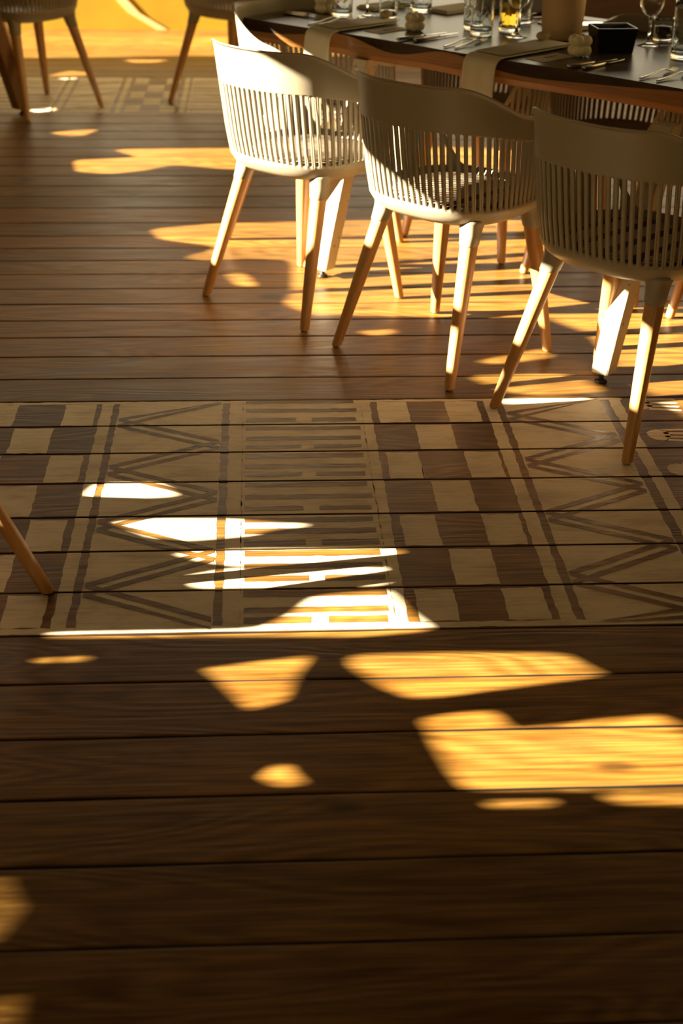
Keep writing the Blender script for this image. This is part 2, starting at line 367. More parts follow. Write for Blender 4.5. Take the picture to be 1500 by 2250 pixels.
# unseen wall added on the sun side, openings shaped to cast the light patches
XW = -3.2
TE, TA = math.tan(SUN_EL) / math.cos(SUN_AZ), math.tan(SUN_AZ)
HOLES = [
 [(0.168, 2.403), (0.384, 2.406), (0.605, 2.394), (0.642, 2.346), (0.673, 2.318), (0.55, 2.294), (0.439, 2.275), (0.348, 2.256), (0.277, 2.254), (0.227, 2.29), (0.186, 2.338), (0.166, 2.371)],
 [(0.289, 2.183), (0.358, 2.198), (0.433, 2.203), (0.461, 2.144), (0.613, 2.165), (0.738, 2.179), (0.775, 2.152), (0.798, 2.081), (0.778, 1.962), (0.571, 1.965), (0.346, 1.973), (0.325, 2.031), (0.308, 2.098), (0.299, 2.147)],
 [(0.576, 1.952), (0.776, 1.947), (0.768, 1.917), (0.611, 1.927)],
 [(-0.128, 2.364), (-0.02, 2.385), (0.099, 2.406), (0.06, 2.326), (0.042, 2.251), (-0.033, 2.221), (-0.073, 2.285), (-0.1, 2.332)],
 [(-0.014, 2.024), (0.012, 2.053), (0.045, 2.049), (0.051, 2.028), (0.072, 2.0), (0.027, 1.995), (0.0, 2.007)],
 [(-0.473, 2.410), (-0.347, 2.416), (-0.346, 2.402), (-0.453, 2.398)],
 [(0.373, 1.938), (0.5, 1.936), (0.499, 1.925), (0.388, 1.925)],
 [(-0.449, 2.506), (-0.02, 2.504), (0.057, 2.562), (0.107, 2.635), (0.266, 2.653), (0.282, 2.625), (0.307, 2.563), (0.353, 2.492), (0.204, 2.473), (-0.095, 2.483), (-0.447, 2.487)],
 [(-0.18, 2.725), (-0.08, 2.758), (0.27, 2.761), (0.273, 2.676), (0.059, 2.674), (-0.148, 2.677)],
 [(-0.205, 2.831), (-0.061, 2.846), (0.311, 2.837), (0.316, 2.814), (0.267, 2.784), (-0.06, 2.769), (-0.142, 2.796)],
 [(-0.356, 2.984), (-0.266, 2.997), (-0.084, 2.992), (0.12, 2.956), (0.023, 2.935), (-0.019, 2.912), (-0.166, 2.89), (-0.261, 2.91), (-0.305, 2.944)],
 [(-0.439, 3.122), (-0.411, 3.19), (-0.262, 3.191), (-0.226, 3.155), (-0.205, 3.115), (-0.284, 3.108)],
 [(0.659, 3.669), (0.717, 3.705), (0.926, 3.697), (0.903, 3.657), (0.772, 3.648)],
 [(0.595, 3.868), (0.893, 3.873), (0.949, 3.816), (0.986, 3.741), (0.808, 3.712), (0.696, 3.74)],
 [(0.637, 3.975), (0.755, 4.028), (0.877, 4.082), (0.884, 4.007), (0.716, 3.955)],
 [(0.297, 4.238), (0.414, 4.253), (0.428, 4.22), (0.352, 4.201)],
 [(-0.128, 4.809), (-0.049, 4.818), (-0.002, 4.672), (-0.08, 4.682)],
 [(-0.424, 5.35), (-0.157, 5.427), (0.231, 5.448), (0.589, 5.459), (1.2, 5.47), (1.74, 5.46), (1.76, 4.95), (1.86, 4.75), (1.86, 4.45), (1.80, 4.32), (1.68, 4.22), (1.63, 4.0), (1.62, 3.8), (1.73, 3.62), (1.73, 3.5), (1.70, 3.1), (1.34, 3.08), (1.28, 3.3), (1.18, 3.55), (1.06, 3.85), (1.04, 4.2), (0.92, 4.36), (0.675, 4.361), (0.255, 4.389), (0.173, 4.386), (0.072, 4.496), (0.105, 4.623), (0.113, 4.96), (-0.017, 4.982), (-0.212, 4.963), (-0.279, 4.995), (-0.15, 5.12), (-0.38, 5.22)],
 [(-0.68, 6.601), (-0.099, 6.637), (0.705, 6.658), (1.5, 6.6), (1.5, 6.2), (0.665, 6.242), (0.143, 6.21), (-0.135, 6.242), (-0.377, 6.32), (-0.471, 6.234), (-0.623, 6.165), (-0.791, 6.195), (-0.827, 6.4), (-0.645, 6.433), (-0.546, 6.458)],
 [(-0.999, 6.921), (-0.887, 6.978), (-0.759, 6.998), (-0.812, 6.876), (-0.895, 6.857)],
 [(-0.368, 7.03), (-0.248, 7.069), (-0.276, 6.926)],
 [(-1.184, 8.29), (-1.076, 8.45), (-0.928, 8.387), (-0.915, 8.257), (-1.071, 8.19)],
 [(-0.78, 8.009), (-0.586, 8.061), (-0.509, 8.013), (-0.518, 7.941), (-0.65, 7.915), (-0.861, 7.829), (-0.855, 7.888)],
 [(-0.697, 7.739), (-0.4, 7.778), (-0.394, 7.672), (-0.688, 7.656)],
 [(-0.438, 7.574), (-0.205, 7.644), (-0.152, 7.342), (-0.335, 7.319), (-0.432, 7.444)],
 [(-1.164, 7.415), (-1.035, 7.481), (-1.016, 7.417), (-1.111, 7.364)],
 [(-0.801, 8.791), (-0.507, 8.787), (-0.602, 8.706), (-0.737, 8.70)],
 [(-2.2, 8.85), (-1.2, 8.84), (-0.4, 8.93), (1.6, 8.95), (1.6, 10.1), (-2.2, 10.1)],
 [(2.75, 5.36), (3.1, 5.40), (3.1, 5.24), (2.8, 5.22)],
]
for k in range(14):                      # fine slits added to leak a dim glow onto the near floor
    y = 1.635 + k * 0.0102; e = 0.03 * abs(k - 6.5) / 6.5; HOLES.append([(-0.52, y), (-0.375 - e, y + 0.006), (-0.375 - e, y + 0.0085), (-0.52, y + 0.0025)])
for k in range(5):
    y = 1.475 + k * 0.0102; HOLES.append([(-0.52, y), (-0.35, y + 0.007), (-0.35, y + 0.0092), (-0.52, y + 0.0022)])
HOLES.append([(-1.0, -0.95), (1.6, -0.7), (1.6, 0.3), (-1.0, 0.05)])          # unseen opening added to send fill light onto the near faces
cu = bpy.data.curves.new('light_gobo_wall', 'CURVE'); cu.dimensions = '2D'; cu.fill_mode = 'BOTH'; cu.extrude = 0.006
def spline(pts):
    s = cu.splines.new('POLY'); s.points.add(len(pts) - 1); s.use_cyclic_u = True
    for p, (a, b) in zip(s.points, pts): p.co = (a, b, 0, 1)
spline([(-1.7, -0.03), (9.845, -0.03), (9.845, 3.2), (-1.7, 3.2)])
def chaikin(p, n=1):
    for _ in range(n):
        q = []
        for i in range(len(p)):
            a, b = p[i], p[(i + 1) % len(p)]
            q += [(a[0] * .87 + b[0] * .13, a[1] * .87 + b[1] * .13), (a[0] * .13 + b[0] * .87, a[1] * .13 + b[1] * .87)]
        p = q
    return p
for h in HOLES:
    spline(chaikin([(y - (x - XW) * TA, (x - XW) * TE) for x, y in h], 2))
tmp = bpy.data.objects.new('tmp', cu); C.objects.link(tmp)
dg = bpy.context.evaluated_depsgraph_get(); me = bpy.data.meshes.new_from_object(tmp.evaluated_get(dg)); bpy.data.objects.remove(tmp)
me.materials.clear(); me.materials.append(M_WALL); me.name = 'light_gobo_wall'
wl = bpy.data.objects.new('light_gobo_wall', me); C.objects.link(wl); wl.matrix_world = Matrix(((0, 0, 1, XW), (1, 0, 0, 0), (0, 1, 0, 0), (0, 0, 0, 1))); struct(wl)

# ------------------------------------------------------------------ the chair
A_, B_ = 0.243, 0.232
def plan(phi, n=2.7):                    # phi 0 = back, + towards the sitter's right (local +x), pi = front
    return sgnpow(math.sin(phi), 2 / n) * A_, -sgnpow(math.cos(phi), 2 / n) * B_
# arc-length table
NT = 1440; _tab = [0.0]; _pp = plan(-PI)
for i in range(1, NT + 1):
    q = plan(-PI + 2 * PI * i / NT); _tab.append(_tab[-1] + math.hypot(q[0] - _pp[0], q[1] - _pp[1])); _pp = q
LEN = _tab[-1]
import bisect
def phi_of(s):
    s = s % LEN; i = max(0, min(NT - 1, bisect.bisect_right(_tab, s) - 1)); t = (s - _tab[i]) / max(1e-9, _tab[i + 1] - _tab[i])
    return -PI + 2 * PI * (i + t) / NT
def sm(a, b, x):
    t = min(1, max(0, (x - a) / (b - a))); return t * t * (3 - 2 * t)
def pol(phi):                             # true polar angle of a plan point measured from the back
    x, y = plan(phi); return abs(math.atan2(x, -y))
def rim_h(phi):
    d = math.degrees(pol(phi))
    return 0.838 + 0.002 * sm(10, 45, d) - 0.100 * sm(38, 94, d) - 0.038 * sm(90, 122, d) - 0.205 * sm(118, 150, d)
def slot_t(phi):
    d = math.degrees(pol(phi)); return min(0.718 - 0.047 * sm(35, 105, d), rim_h(phi) - 0.032)
def rmul(z):
    pts = [(0.436, 0.55), (0.440, 0.70), (0.448, 0.82), (0.462, 0.905), (0.484, 0.955), (0.56, 0.985), (0.71, 1.01), (0.84, 1.03)]
    if z <= pts[0][0]: return pts[0][1]
    for (a, ra), (b, rb_) in zip(pts, pts[1:]):
        if z <= b: return ra + (rb_ - ra) * (z - a) / (b - a)
    return pts[-1][1]
def surf(s, z, out=0.0):
    ph = phi_of(s); x, y = plan(ph); k = rmul(z)
    wgt = 0.5 + 0.5 * math.cos(pol(ph)); lean = 0.045 * max(0, z - 0.46) / 0.35 * (0.35 + 0.65 * wgt)
    L = math.hypot(x, y)
    return Vector((x * k + x / L * out, y * k + y / L * out - lean + SHY, z))
ZB = 0.486
SHY = 0.038                               # the tub sits slightly forward of the middle of the feet
def shell_mesh():
    bm = bmesh.new(); cache = {}
    def V(s, z, out=0.0):
        p = surf(s, z, out); key = (round(p.x, 5), round(p.y, 5), round(p.z, 5))
        if key not in cache: cache[key] = bm.verts.new(p)
        return cache[key]
    def F(*v):
        u = []
        for a in v:
            if a not in u: u.append(a)
        if len(u) > 2:
            try: bm.faces.new(u)
            except ValueError: pass
    NC = 76; dp = LEN / NC
    for c in range(NC):
        s0 = c * dp + dp / 2 * 0; s1 = s0 + dp; smid = (s0 + s1) / 2
        zt = lambda s: slot_t(phi_of(s))
        # tub below the slots
        zs = [0.436, 0.440, 0.448, 0.462, 0.474, ZB]
        for a, b in zip(zs, zs[1:]):
            for u0, u1 in ((s0, smid), (smid, s1)): F(V(u0, a), V(u1, a), V(u1, b), V(u0, b))
        h = min(zt(s0), zt(s1), zt(smid))
        if h - ZB > 0.05:
            # slot cell: (u, t) in [0,1]^2
            hw = 0.225
            def P(u, t):
                s = s0 + u * dp; return V(s, ZB + t * (zt(s) - ZB))
            H = zt(smid) - ZB; rt = hw * dp / H; m0, m1 = 0.010 / H + rt, 1 - 0.004 / H - rt; MR = 6
            sides = [m0 + (m1 - m0) * k / MR for k in range(MR + 1)]
            for sg in (-1, 1):
                for a, b in zip(sides, sides[1:]):
                    ue = 0 if sg < 0 else 1; F(P(ue, a), P(0.5 + sg * hw, a), P(0.5 + sg * hw, b), P(ue, b))
            # rounded ends
            for top in (0, 1):
                tc, sgn = (m1, 1) if top else (m0, -1); te = 1.0 if top else 0.0
                arc = []
                for k in range(7):
                    an = PI * k / 6; arc.append(P(0.5 - hw * math.cos(an), tc + sgn * rt * math.sin(an)))
                outer = [P(0, tc), P(0, (tc + te) / 2), P(0, te), P(0.5, te), P(1, te), P(1, (tc + te) / 2), P(1, tc)]
                for k in range(6): F(arc[k], arc[k + 1], outer[k + 1], outer[k])
            low = lambda s: zt(s)
        else:
            low = lambda s: ZB
        # solid band up to the rolled rim
        K = 7
        for u0, u1 in ((s0, smid), (smid, s1)):
            def zz(u, k):
                a = low(u); b = max(rim_h(phi_of(u)), a + 0.006); return a + (b - 0.014 - a) * k / K if b - 0.014 > a else a
            for k in range(K): F(V(u0, zz(u0, k)), V(u1, zz(u1, k)), V(u1, zz(u1, k + 1)), V(u0, zz(u0, k + 1)))
            lip = [(0, 0), (0.006, 0.001), (0.010, 0.0035), (0.013, 0.007), (0.0125, 0.010)]
            def lp(u, j):
                return V(u, zz(u, K) + lip[j][0], lip[j][1])
            for j in range(len(lip) - 1): F(lp(u0, j), lp(u1, j), lp(u1, j + 1), lp(u0, j + 1))
    # underside of the seat
    ring = [V(c * dp / 2, 0.436) for c in range(NC * 2)]
    cv = bm.verts.new((0, SHY, 0.434))
    for i in range(len(ring)): F(ring[i], ring[(i + 1) % len(ring)], cv)
    bmesh.ops.remove_doubles(bm, verts=bm.verts, dist=0.00005)
    return bm
def seat_mesh():
    """slatted seat pan inside the tub"""
    bm = bmesh.new(); n = 7; z0, z1 = 0.458, 0.464
    def half(x): # half depth at x
        a = 0.205; t = min(0.999, abs(x) / a); return 0.198 * (1 - t ** 2.7) ** (1 / 2.7)
    w_ = 0.41 / n
    for i in range(n):
        xc = -0.205 + w_ * (i + 0.5); xs = [xc - 0.021, xc - 0.007, xc + 0.007, xc + 0.021]
        secs = []
        for x in xs: secs.append((x, half(x)))
        prev = None
        for x, h in secs:
            cur = [bm.verts.new((x, -h, z0)), bm.verts.new((x, h, z0)), bm.verts.new((x, h, z1)), bm.verts.new((x, -h, z1))]
            if prev:
                for k in range(4): bm.faces.new((prev[k], prev[(k + 1) % 4], cur[(k + 1) % 4], cur[k]))
            else: bm.faces.new(cur)
            prev = cur
        bm.faces.new(prev[::-1])
    for v in bm.verts: v.co.y += SHY
    box(bm, -0.19, 0.19, -0.012, 0.012, z0 - 0.006, z0 - 0.0005); box(bm, -0.15, 0.15, 0.11, 0.13, z0 - 0.006, z0 - 0.0005); box(bm, -0.15, 0.15, -0.13, -0.11, z0 - 0.006, z0 - 0.0005)
    return bm
SPEC = [0.168, -0.092, 0.172, 0.233, 0.225]          # half spread of leg tops, rear and front top y, half foot spreads
def leg_line(sx, sy, z):
    t = 1 - z / 0.43; ty = SPEC[1] if sy < 0 else SPEC[2]
    return Vector((sx * (SPEC[0] + (SPEC[3] - SPEC[0]) * t), ty + (sy * SPEC[4] - ty) * t, z))
def leg_mesh(sx, sy):
    bm = bmesh.new(); ax = Vector((sx, -sy, 0)).normalized(); d = (leg_line(sx, sy, 0) - leg_line(sx, sy, 0.4)).normalized(); ay = ax.cross(d).normalized()
    secs = []
    for k in range(13):
        t = k / 12; z = 0.425 - (0.425 - 0.006) * t; r = 0.0235 - 0.0105 * t ** 1.1
        c = leg_line(sx, sy, z); ax2 = ax; ay2 = Vector((ay.x, ay.y, 0)).normalized()
        secs.append(super_ring(c, (ax2 + ay2).normalized(), (ax2 - ay2).normalized(), r, r, 3.2, 20))
    loft(bm, secs); return bm
def socket_mesh(sx, sy):
    bm = bmesh.new(); secs = []
    for z, r in ((0.462, 0.040), (0.452, 0.036), (0.438, 0.031), (0.42, 0.0285), (0.392, 0.0262), (0.390, 0.0245)):
        c = leg_line(sx, sy, z); secs.append(super_ring(c, Vector((1, 0, 0)), Vector((0, 1, 0)), r, r, 2.6, 20))
    loft(bm, secs); return bm
def glide_mesh(sx, sy):
    bm = bmesh.new(); c = leg_line(sx, sy, 0)
    secs = [[c + Vector((0.0105 * math.cos(a * PI / 8), 0.0105 * math.sin(a * PI / 8), z)) for a in range(16)] for z in (0.0012, 0.0075)]
    loft(bm, secs); return bm
def make_chair():
    t = thing('slatted_armchair', '', 'chair')
    sh = obj('shell', shell_mesh(), M_SHELL, t)
    sh.rotation_euler = (0, 0, 0.08)
    so = sh.modifiers.new('thickness', 'SOLIDIFY'); so.thickness = 0.0065; so.offset = -1; so.use_rim = True
    se = obj('seat', seat_mesh(), M_SHELL, t, smooth=False)
    for sy in (-1, 1):
        for sx in (-1, 1):
            lg = sharp(obj('leg', leg_mesh(sx, sy), M_BEECH, t), 40)
            obj('glide', glide_mesh(sx, sy), M_STEEL, lg)
            obj('leg_socket', socket_mesh(sx, sy), M_SHELL, t)
    return t
chair0 = make_chair()
def cushion_mesh():
    bm = bmesh.new(); prof = [(0.0, 0.97), (0.006, 1.0), (0.016, 1.0), (0.024, 0.975), (0.028, 0.93), (0.030, 0.85)]
    rings = []
    for z, k in prof:
        rings.append([bm.verts.new(p) for p in super_ring(Vector((0, 0, z)), Vector((1, 0, 0)), Vector((0, 1, 0)), 0.186 * k, 0.180 * k, 2.5, 56)])
    for a, b in zip(rings, rings[1:]):
        for i in range(56): bm.faces.new((a[i], a[(i + 1) % 56], b[(i + 1) % 56], b[i]))
    bm.faces.new(rings[0][::-1]); bm.faces.new(rings[-1])
    return bm
chairs = [
 # x, y, theta(F = sin,cos), label, cushion, cushion label
 (0.142, 4.565, 0.8183, 'pale sunlit slatted armchair, leftmost of three on the near side of the table', 0, 'finely ribbed seat cushion in full sun on the brightest armchair'),
 (0.5523, 4.0802, 0.8524, 'slatted armchair with shaded back and sunlit lower left, middle of the near row', 1, 'ribbed seat cushion half lit, half shaded, on the middle armchair'),
 (0.9669, 3.5887, 0.8974, 'fully shaded slatted armchair cut by the right picture edge, nearest to the viewer', 2, 'dark banded seat cushion on the shaded armchair at the right edge'),
 (0.200, 5.195, 2.440, 'slatted armchair at the left end of the dining table, its open front under the tabletop', None, None),
 (0.870, 5.235, 0.82 + PI, 'slatted armchair across the dining table, farthest left of the far row, behind the napkins', None, None),
 (1.250, 4.780, 0.84 + PI, 'slatted armchair across the dining table, seen behind the black box and ribbed pot', None, None),
 (1.650, 4.310, 0.86 + PI, 'slatted armchair across the dining table at the far right, behind the tall cut glass', None, None),
 (-0.130, 7.600, 0.785, 'dark out of focus slatted armchair by itself in front of the yellow wall, centre top', None, None),
 (-1.120, 7.490, -0.785, 'dark out of focus slatted armchair at top left, right beside the thick brown table leg', None, None),
 (-1.620, 8.200, -0.9, 'out of focus slatted armchair at the far left, only one leg showing behind the others', None, None),
]
placed = []
for i, (x, y, th, lab, cu_i, clab) in enumerate(chairs):
    t = chair0 if i == 0 else copy_tree(chair0)
    t.location = (x, y, 0); t.rotation_euler = (0, 0, -th); t['label'] = lab; t['category'] = 'chair'; t['group'] = 'slatted armchairs'
    if cu_i is not None:
        c = obj('seat_cushion', cushion_mesh(), M_CUSH[cu_i]); c.location = (x + SHY * math.sin(th), y + SHY * math.cos(th), 0.4645); c.rotation_euler = (0, 0, -th)
        tag(c, clab, 'cushion', 'seat cushions')

# ------------------------------------------------------------------ tables
O2 = Vector((0.142, 4.565)); 
def DN(d, n): return Vector((O2.x + 0.645 * d + 0.764 * n, O2.y - 0.764 * d + 0.645 * n, 0))
ZT = 0.785
def slab_mesh(L, W, seed, taper=0.0):
    """live-edge slab, local x along length 0..L, y 0..W; near edge shows dark bevel then red-brown side"""
    rnd = random.Random(seed); bm = bmesh.new(); nx = 90
    ph = [rnd.uniform(0, 6) for _ in range(6)]
    def wav(x, k): return 0.5 + 0.5 * math.sin(x * 9.3 + ph[k] + 1.3 * math.sin(x * 4.1 + ph[k + 1]))
    def sec(x, inset):
        b = 0.003 + 0.032 * wav(x, 0) * min(1, x / 0.06 + 0.1); o = 0.004 + 0.016 * wav(x, 2) - inset
        e = 0.006 * math.sin(x * 7 + ph[4]) + inset
        b2 = 0.006 + 0.03 * wav(x, 3)
        return [(e, 0), (e - o, -b), (e - o + 0.002, -0.05), (e - o + 0.012, -0.070), (W - 0.01, -0.070), (W + 0.006, -0.05), (W + 0.008, -b2), (W - e, 0)]
    rows = []
    for i in range(nx + 1):
        x = L * i / nx; s = sec(x, 0.0)
        rows.append([bm.verts.new((x, y, z)) for y, z in s])
    mats_ = [1, 2, 2, 2, 2, 2, 1, 0]
    for a, b in zip(rows, rows[1:]):
        for k in range(8):
            f = bm.faces.new((a[k], b[k], b[(k + 1) % 8], a[(k + 1) % 8])); f.material_index = mats_[k]
    for r in (rows[0][::-1], rows[-1]):
        f = bm.faces.new(r); f.material_index = 2
    return bm
def table_leg(parent, fx, fy, dy, m, w=0.029, h=0.715, dx=0.0):
    bm = bmesh.new(); secs = []
    for z, k in ((0.030, 0.94), (0.2, 0.97), (0.45, 1.0), (h, 1.06)):
        c = Vector((fx + dx * z, fy + dy * z, z)); secs.append([c + Vector((a * w * k, b * w * k, 0)) for a, b in ((-1, -1), (1, -1), (1, 1), (-1, 1))])
    loft(bm, secs)
    bmesh.ops.bevel(bm, geom=[e for e in bm.edges if abs(e.verts[0].co.z - e.verts[1].co.z) > 0.05], offset=0.003, segments=2, affect='EDGES')
    lg = obj('leg', bm, m, parent, smooth=False)
    b2 = bmesh.new(); lathe(b2, [(0.017, 0.0), (0.019, 0.004), (0.016, 0.009), (0.008, 0.012), (0.008, 0.034)], 20)
    for v in b2.verts: v.co += Vector((fx, fy, 0))
    obj('adjustable_foot', b2, M_BLACK, lg)
# main table: near edge runs from the left corner towards the right, slightly skewed to the chairs
P0 = DN(-0.675, 0.315); P1 = DN(1.06, 0.485)
ang = math.atan2(P1.y - P0.y, P1.x - P0.x)
table = thing('dining_table', 'long live-edge wooden dining table with dark stained top, set for a meal', 'table', (P0.x, P0.y, 0), ang)
top = obj('tabletop', slab_mesh(3.0, 0.90, 3), [M_TABLE_TOP, M_BARK, M_TABLE_SIDE], table, smooth=False); top.location = (0, 0, ZT)
def tl(w): # world -> table local
    v = Vector((w.x - P0.x, w.y - P0.y)); c, s = math.cos(ang), math.sin(ang); return Vector((v.x * c + v.y * s, -v.x * s + v.y * c))
for d, n, dyy in ((-0.112, 0.193, 0.27), (1.119, 0.163, 0.27), (-0.112, 1.30, -0.27), (1.119, 1.30, -0.27)):
    q = tl(DN(d, n)); table_leg(table, q.x, q.y, dyy, M_WHITE_PAINT, 0.0285, 0.714, 0.02)
for d in (-0.112, 1.119):
    q = tl(DN(d, 0.75)); b = bmesh.new(); box(b, q.x - 0.03, q.x + 0.03, 0.06, 0.84, 0.690, 0.7145); obj('cross_rail', b, M_WHITE_PAINT, table, smooth=False)
# second table beyond the left edge
t2 = thing('side_table', 'thick-legged brown wooden table at the far left, only a splayed leg visible', 'table', (-1.175, 7.33, 0), math.radians(135))
def table2():
    o = obj('tabletop', slab_mesh(1.6, 0.85, 9), [M_TABLE_TOP, M_BARK, M_TABLE_SIDE], t2, smooth=False); o.location = (-0.3, 0.14, ZT)
    for fx, fy, s in ((0, 0, 0.28), (1.05, 0, 0.28), (0, 1.1, -0.28), (1.05, 1.1, -0.28)): table_leg(t2, fx, fy, s, M_BROWN_LEG, 0.034, 0.714)
table2()

# chair leg reaching in, carried by a made-up round table that lets sun pass
t3 = thing('chair_leg_stand_in', 'beech chair leg on the painted floor band, carried by a made-up round table out of view', 'table', (-0.93, 2.73, 0))
bm = bmesh.new(); lathe(bm, [(0.255, 0.690), (0.270, 0.694), (0.275, 0.705), (0.270, 0.716), (0.262, 0.719)], 64); obj('tabletop', bm, M_BEECH, t3)
foot = Vector((-0.462 + 0.93, 2.666 - 2.73, 0)); fl = foot.length
for k in range(3):
    a = math.atan2(foot.y, foot.x) + k * 2 * PI / 3; u = Vector((math.cos(a), math.sin(a), 0)); v = Vector((-u.y, u.x, 0)); bm = bmesh.new()
    loft(bm, [super_ring(u * (fl - (fl - 0.13) * z / 0.69) + Vector((0, 0, z)), u, v, 0.0150 + 0.010 * z / 0.69, 0.0150 + 0.010 * z / 0.69, 2.4, 20) for z in (0.006, 0.1, 0.25, 0.4, 0.55, 0.69)])
    lg = obj('leg', bm, M_BEECH, t3); bm = bmesh.new(); lathe(bm, [(0.0125, 0.0012), (0.0125, 0.0075)], 16)
    for q in bm.verts: q.co += u * fl
    obj('glide', bm, M_BLACK, lg)

# ------------------------------------------------------------------ things on the table
def T(d, n, z=ZT): v = DN(d, n); v.z = z; return v
def knife(a, b, label):
    A, B = T(*a), T(*b); L = 0.225; an = math.atan2(B.y - A.y, B.x - A.x)
    t = thing('table_knife', label, 'knife', (A.x, A.y, ZT + 0.0005), an, 'table knives')
    bm = bmesh.new(); X, Y, Z = Vector((1, 0, 0)), Vector((0, 1, 0)), Vector((0, 0, 1))
    loft(bm, [super_ring(Vector((x, 0, 0.0055)), Y, Z, w_, h_, 3, 12) for x, w_, h_ in ((0, 0.006, 0.004), (0.004, 0.0085, 0.005), (0.05, 0.0085, 0.005), (0.10, 0.007, 0.0045), (0.112, 0.005, 0.004))])
    obj('handle', bm, M_STEEL, t)
    bm = bmesh.new()
    loft(bm, [super_ring(Vector((x, yo, 0.0055)), Y, Z, w_, h_, 2.2, 12) for x, yo, w_, h_ in ((0.110, 0, 0.005, 0.003), (0.125, 0.001, 0.009, 0.0014), (0.18, 0.001, 0.0095, 0.001), (0.21, 0.001, 0.007, 0.0008), (0.224, 0.004, 0.002, 0.0006))])
    obj('blade', bm, M_STEEL, t); return t
def fork(a, b, label, spoon=False):
    A, B = T(*a), T(*b); an = math.atan2(B.y - A.y, B.x - A.x)
    t = thing('table_spoon' if spoon else 'table_fork', label, 'spoon' if spoon else 'fork', (A.x, A.y, ZT + 0.0005), an, 'table spoons' if spoon else 'table forks')
    Y, Z = Vector((0, 1, 0)), Vector((0, 0, 1))
    bm = bmesh.new()
    loft(bm, [super_ring(Vector((x, 0, z)), Y, Z, w_, h_, 2.4, 12) for x, z, w_, h_ in ((0, 0.003, 0.004, 0.002), (0.006, 0.003, 0.0075, 0.002), (0.06, 0.005, 0.006, 0.0022), (0.11, 0.010, 0.0032, 0.002), (0.135, 0.012, 0.0035, 0.0016), (0.150, 0.008, 0.011 if not spoon else 0.006, 0.0012))])
    obj('handle', bm, M_STEEL, t)
    bm = bmesh.new()
    if spoon:
        loft(bm, [super_ring(Vector((0.148 + 0.058 * k / 8, 0, 0.006 - 0.003 * math.sin(PI * k / 8))), Y, Z, 0.002 + 0.018 * math.sin(PI * min(1, (k + 0.6) / 9)) ** 0.7, 0.0015, 2.2, 12) for k in range(9)])
        obj('bowl', bm, M_STEEL, t)
    else:
        for j in range(4):
            y0 = (j - 1.5) * 0.0058
            loft(bm, [super_ring(Vector((x, y0, z)), Y, Z, w_, 0.0009, 2.4, 8) for x, z, w_ in ((0.147, 0.008, 0.0026), (0.165, 0.004, 0.0017), (0.185, 0.004, 0.0015), (0.200, 0.008, 0.0007))])
        obj('tines', bm, M_STEEL, t)
    return t
knife((-0.655, 0.500), (-0.42, 0.535), 'outer steel knife at the left end of the table, nearest the corner')
knife((-0.625, 0.470), (-0.40, 0.505), 'inner steel knife beside the corner knife, left end of the table')
knife((0.012, 0.402), (0.03, 0.655), 'steel knife right of the first hanging napkin, the left one of that pair')
knife((0.062, 0.430), (0.055, 0.70), 'steel knife right of the first hanging napkin, the right one of that pair')
knife((0.665, 0.470), (0.685, 0.75), 'left knife of the pair in front of the black box')
knife((0.709, 0.484), (0.695, 0.76), 'right knife of the pair in front of the black box, blade shining')
fork((-0.397, 0.380), (-0.43, 0.60), 'left fork of the pair left of the first hanging napkin')
fork((-0.368, 0.395), (-0.400, 0.62), 'right fork of the pair left of the first hanging napkin')
fork((0.194, 0.430), (0.14, 0.68), 'left fork of the pair in front of the two cut tumblers')
fork((0.232, 0.440), (0.175, 0.69), 'right fork of the pair in front of the amber drink')
fork((0.905, 0.500), (0.885, 0.75), 'left fork of the pair at the right picture edge')
fork((0.958, 0.510), (0.945, 0.75), 'right fork of the pair at the right picture edge')
fork((0.30, 1.23), (0.38, 1.03), 'left fork of the far pair behind the black box')
fork((0.36, 1.24), (0.45, 1.03), 'right fork of the far pair behind the wine glass stem')
fork((0.02, 1.20), (0.04, 0.98), 'spoon lying right of the amber glass on the far side', True)
knife((-0.06, 1.22), (-0.02, 0.96), 'steel knife on the far side, behind the spoon and amber glass')

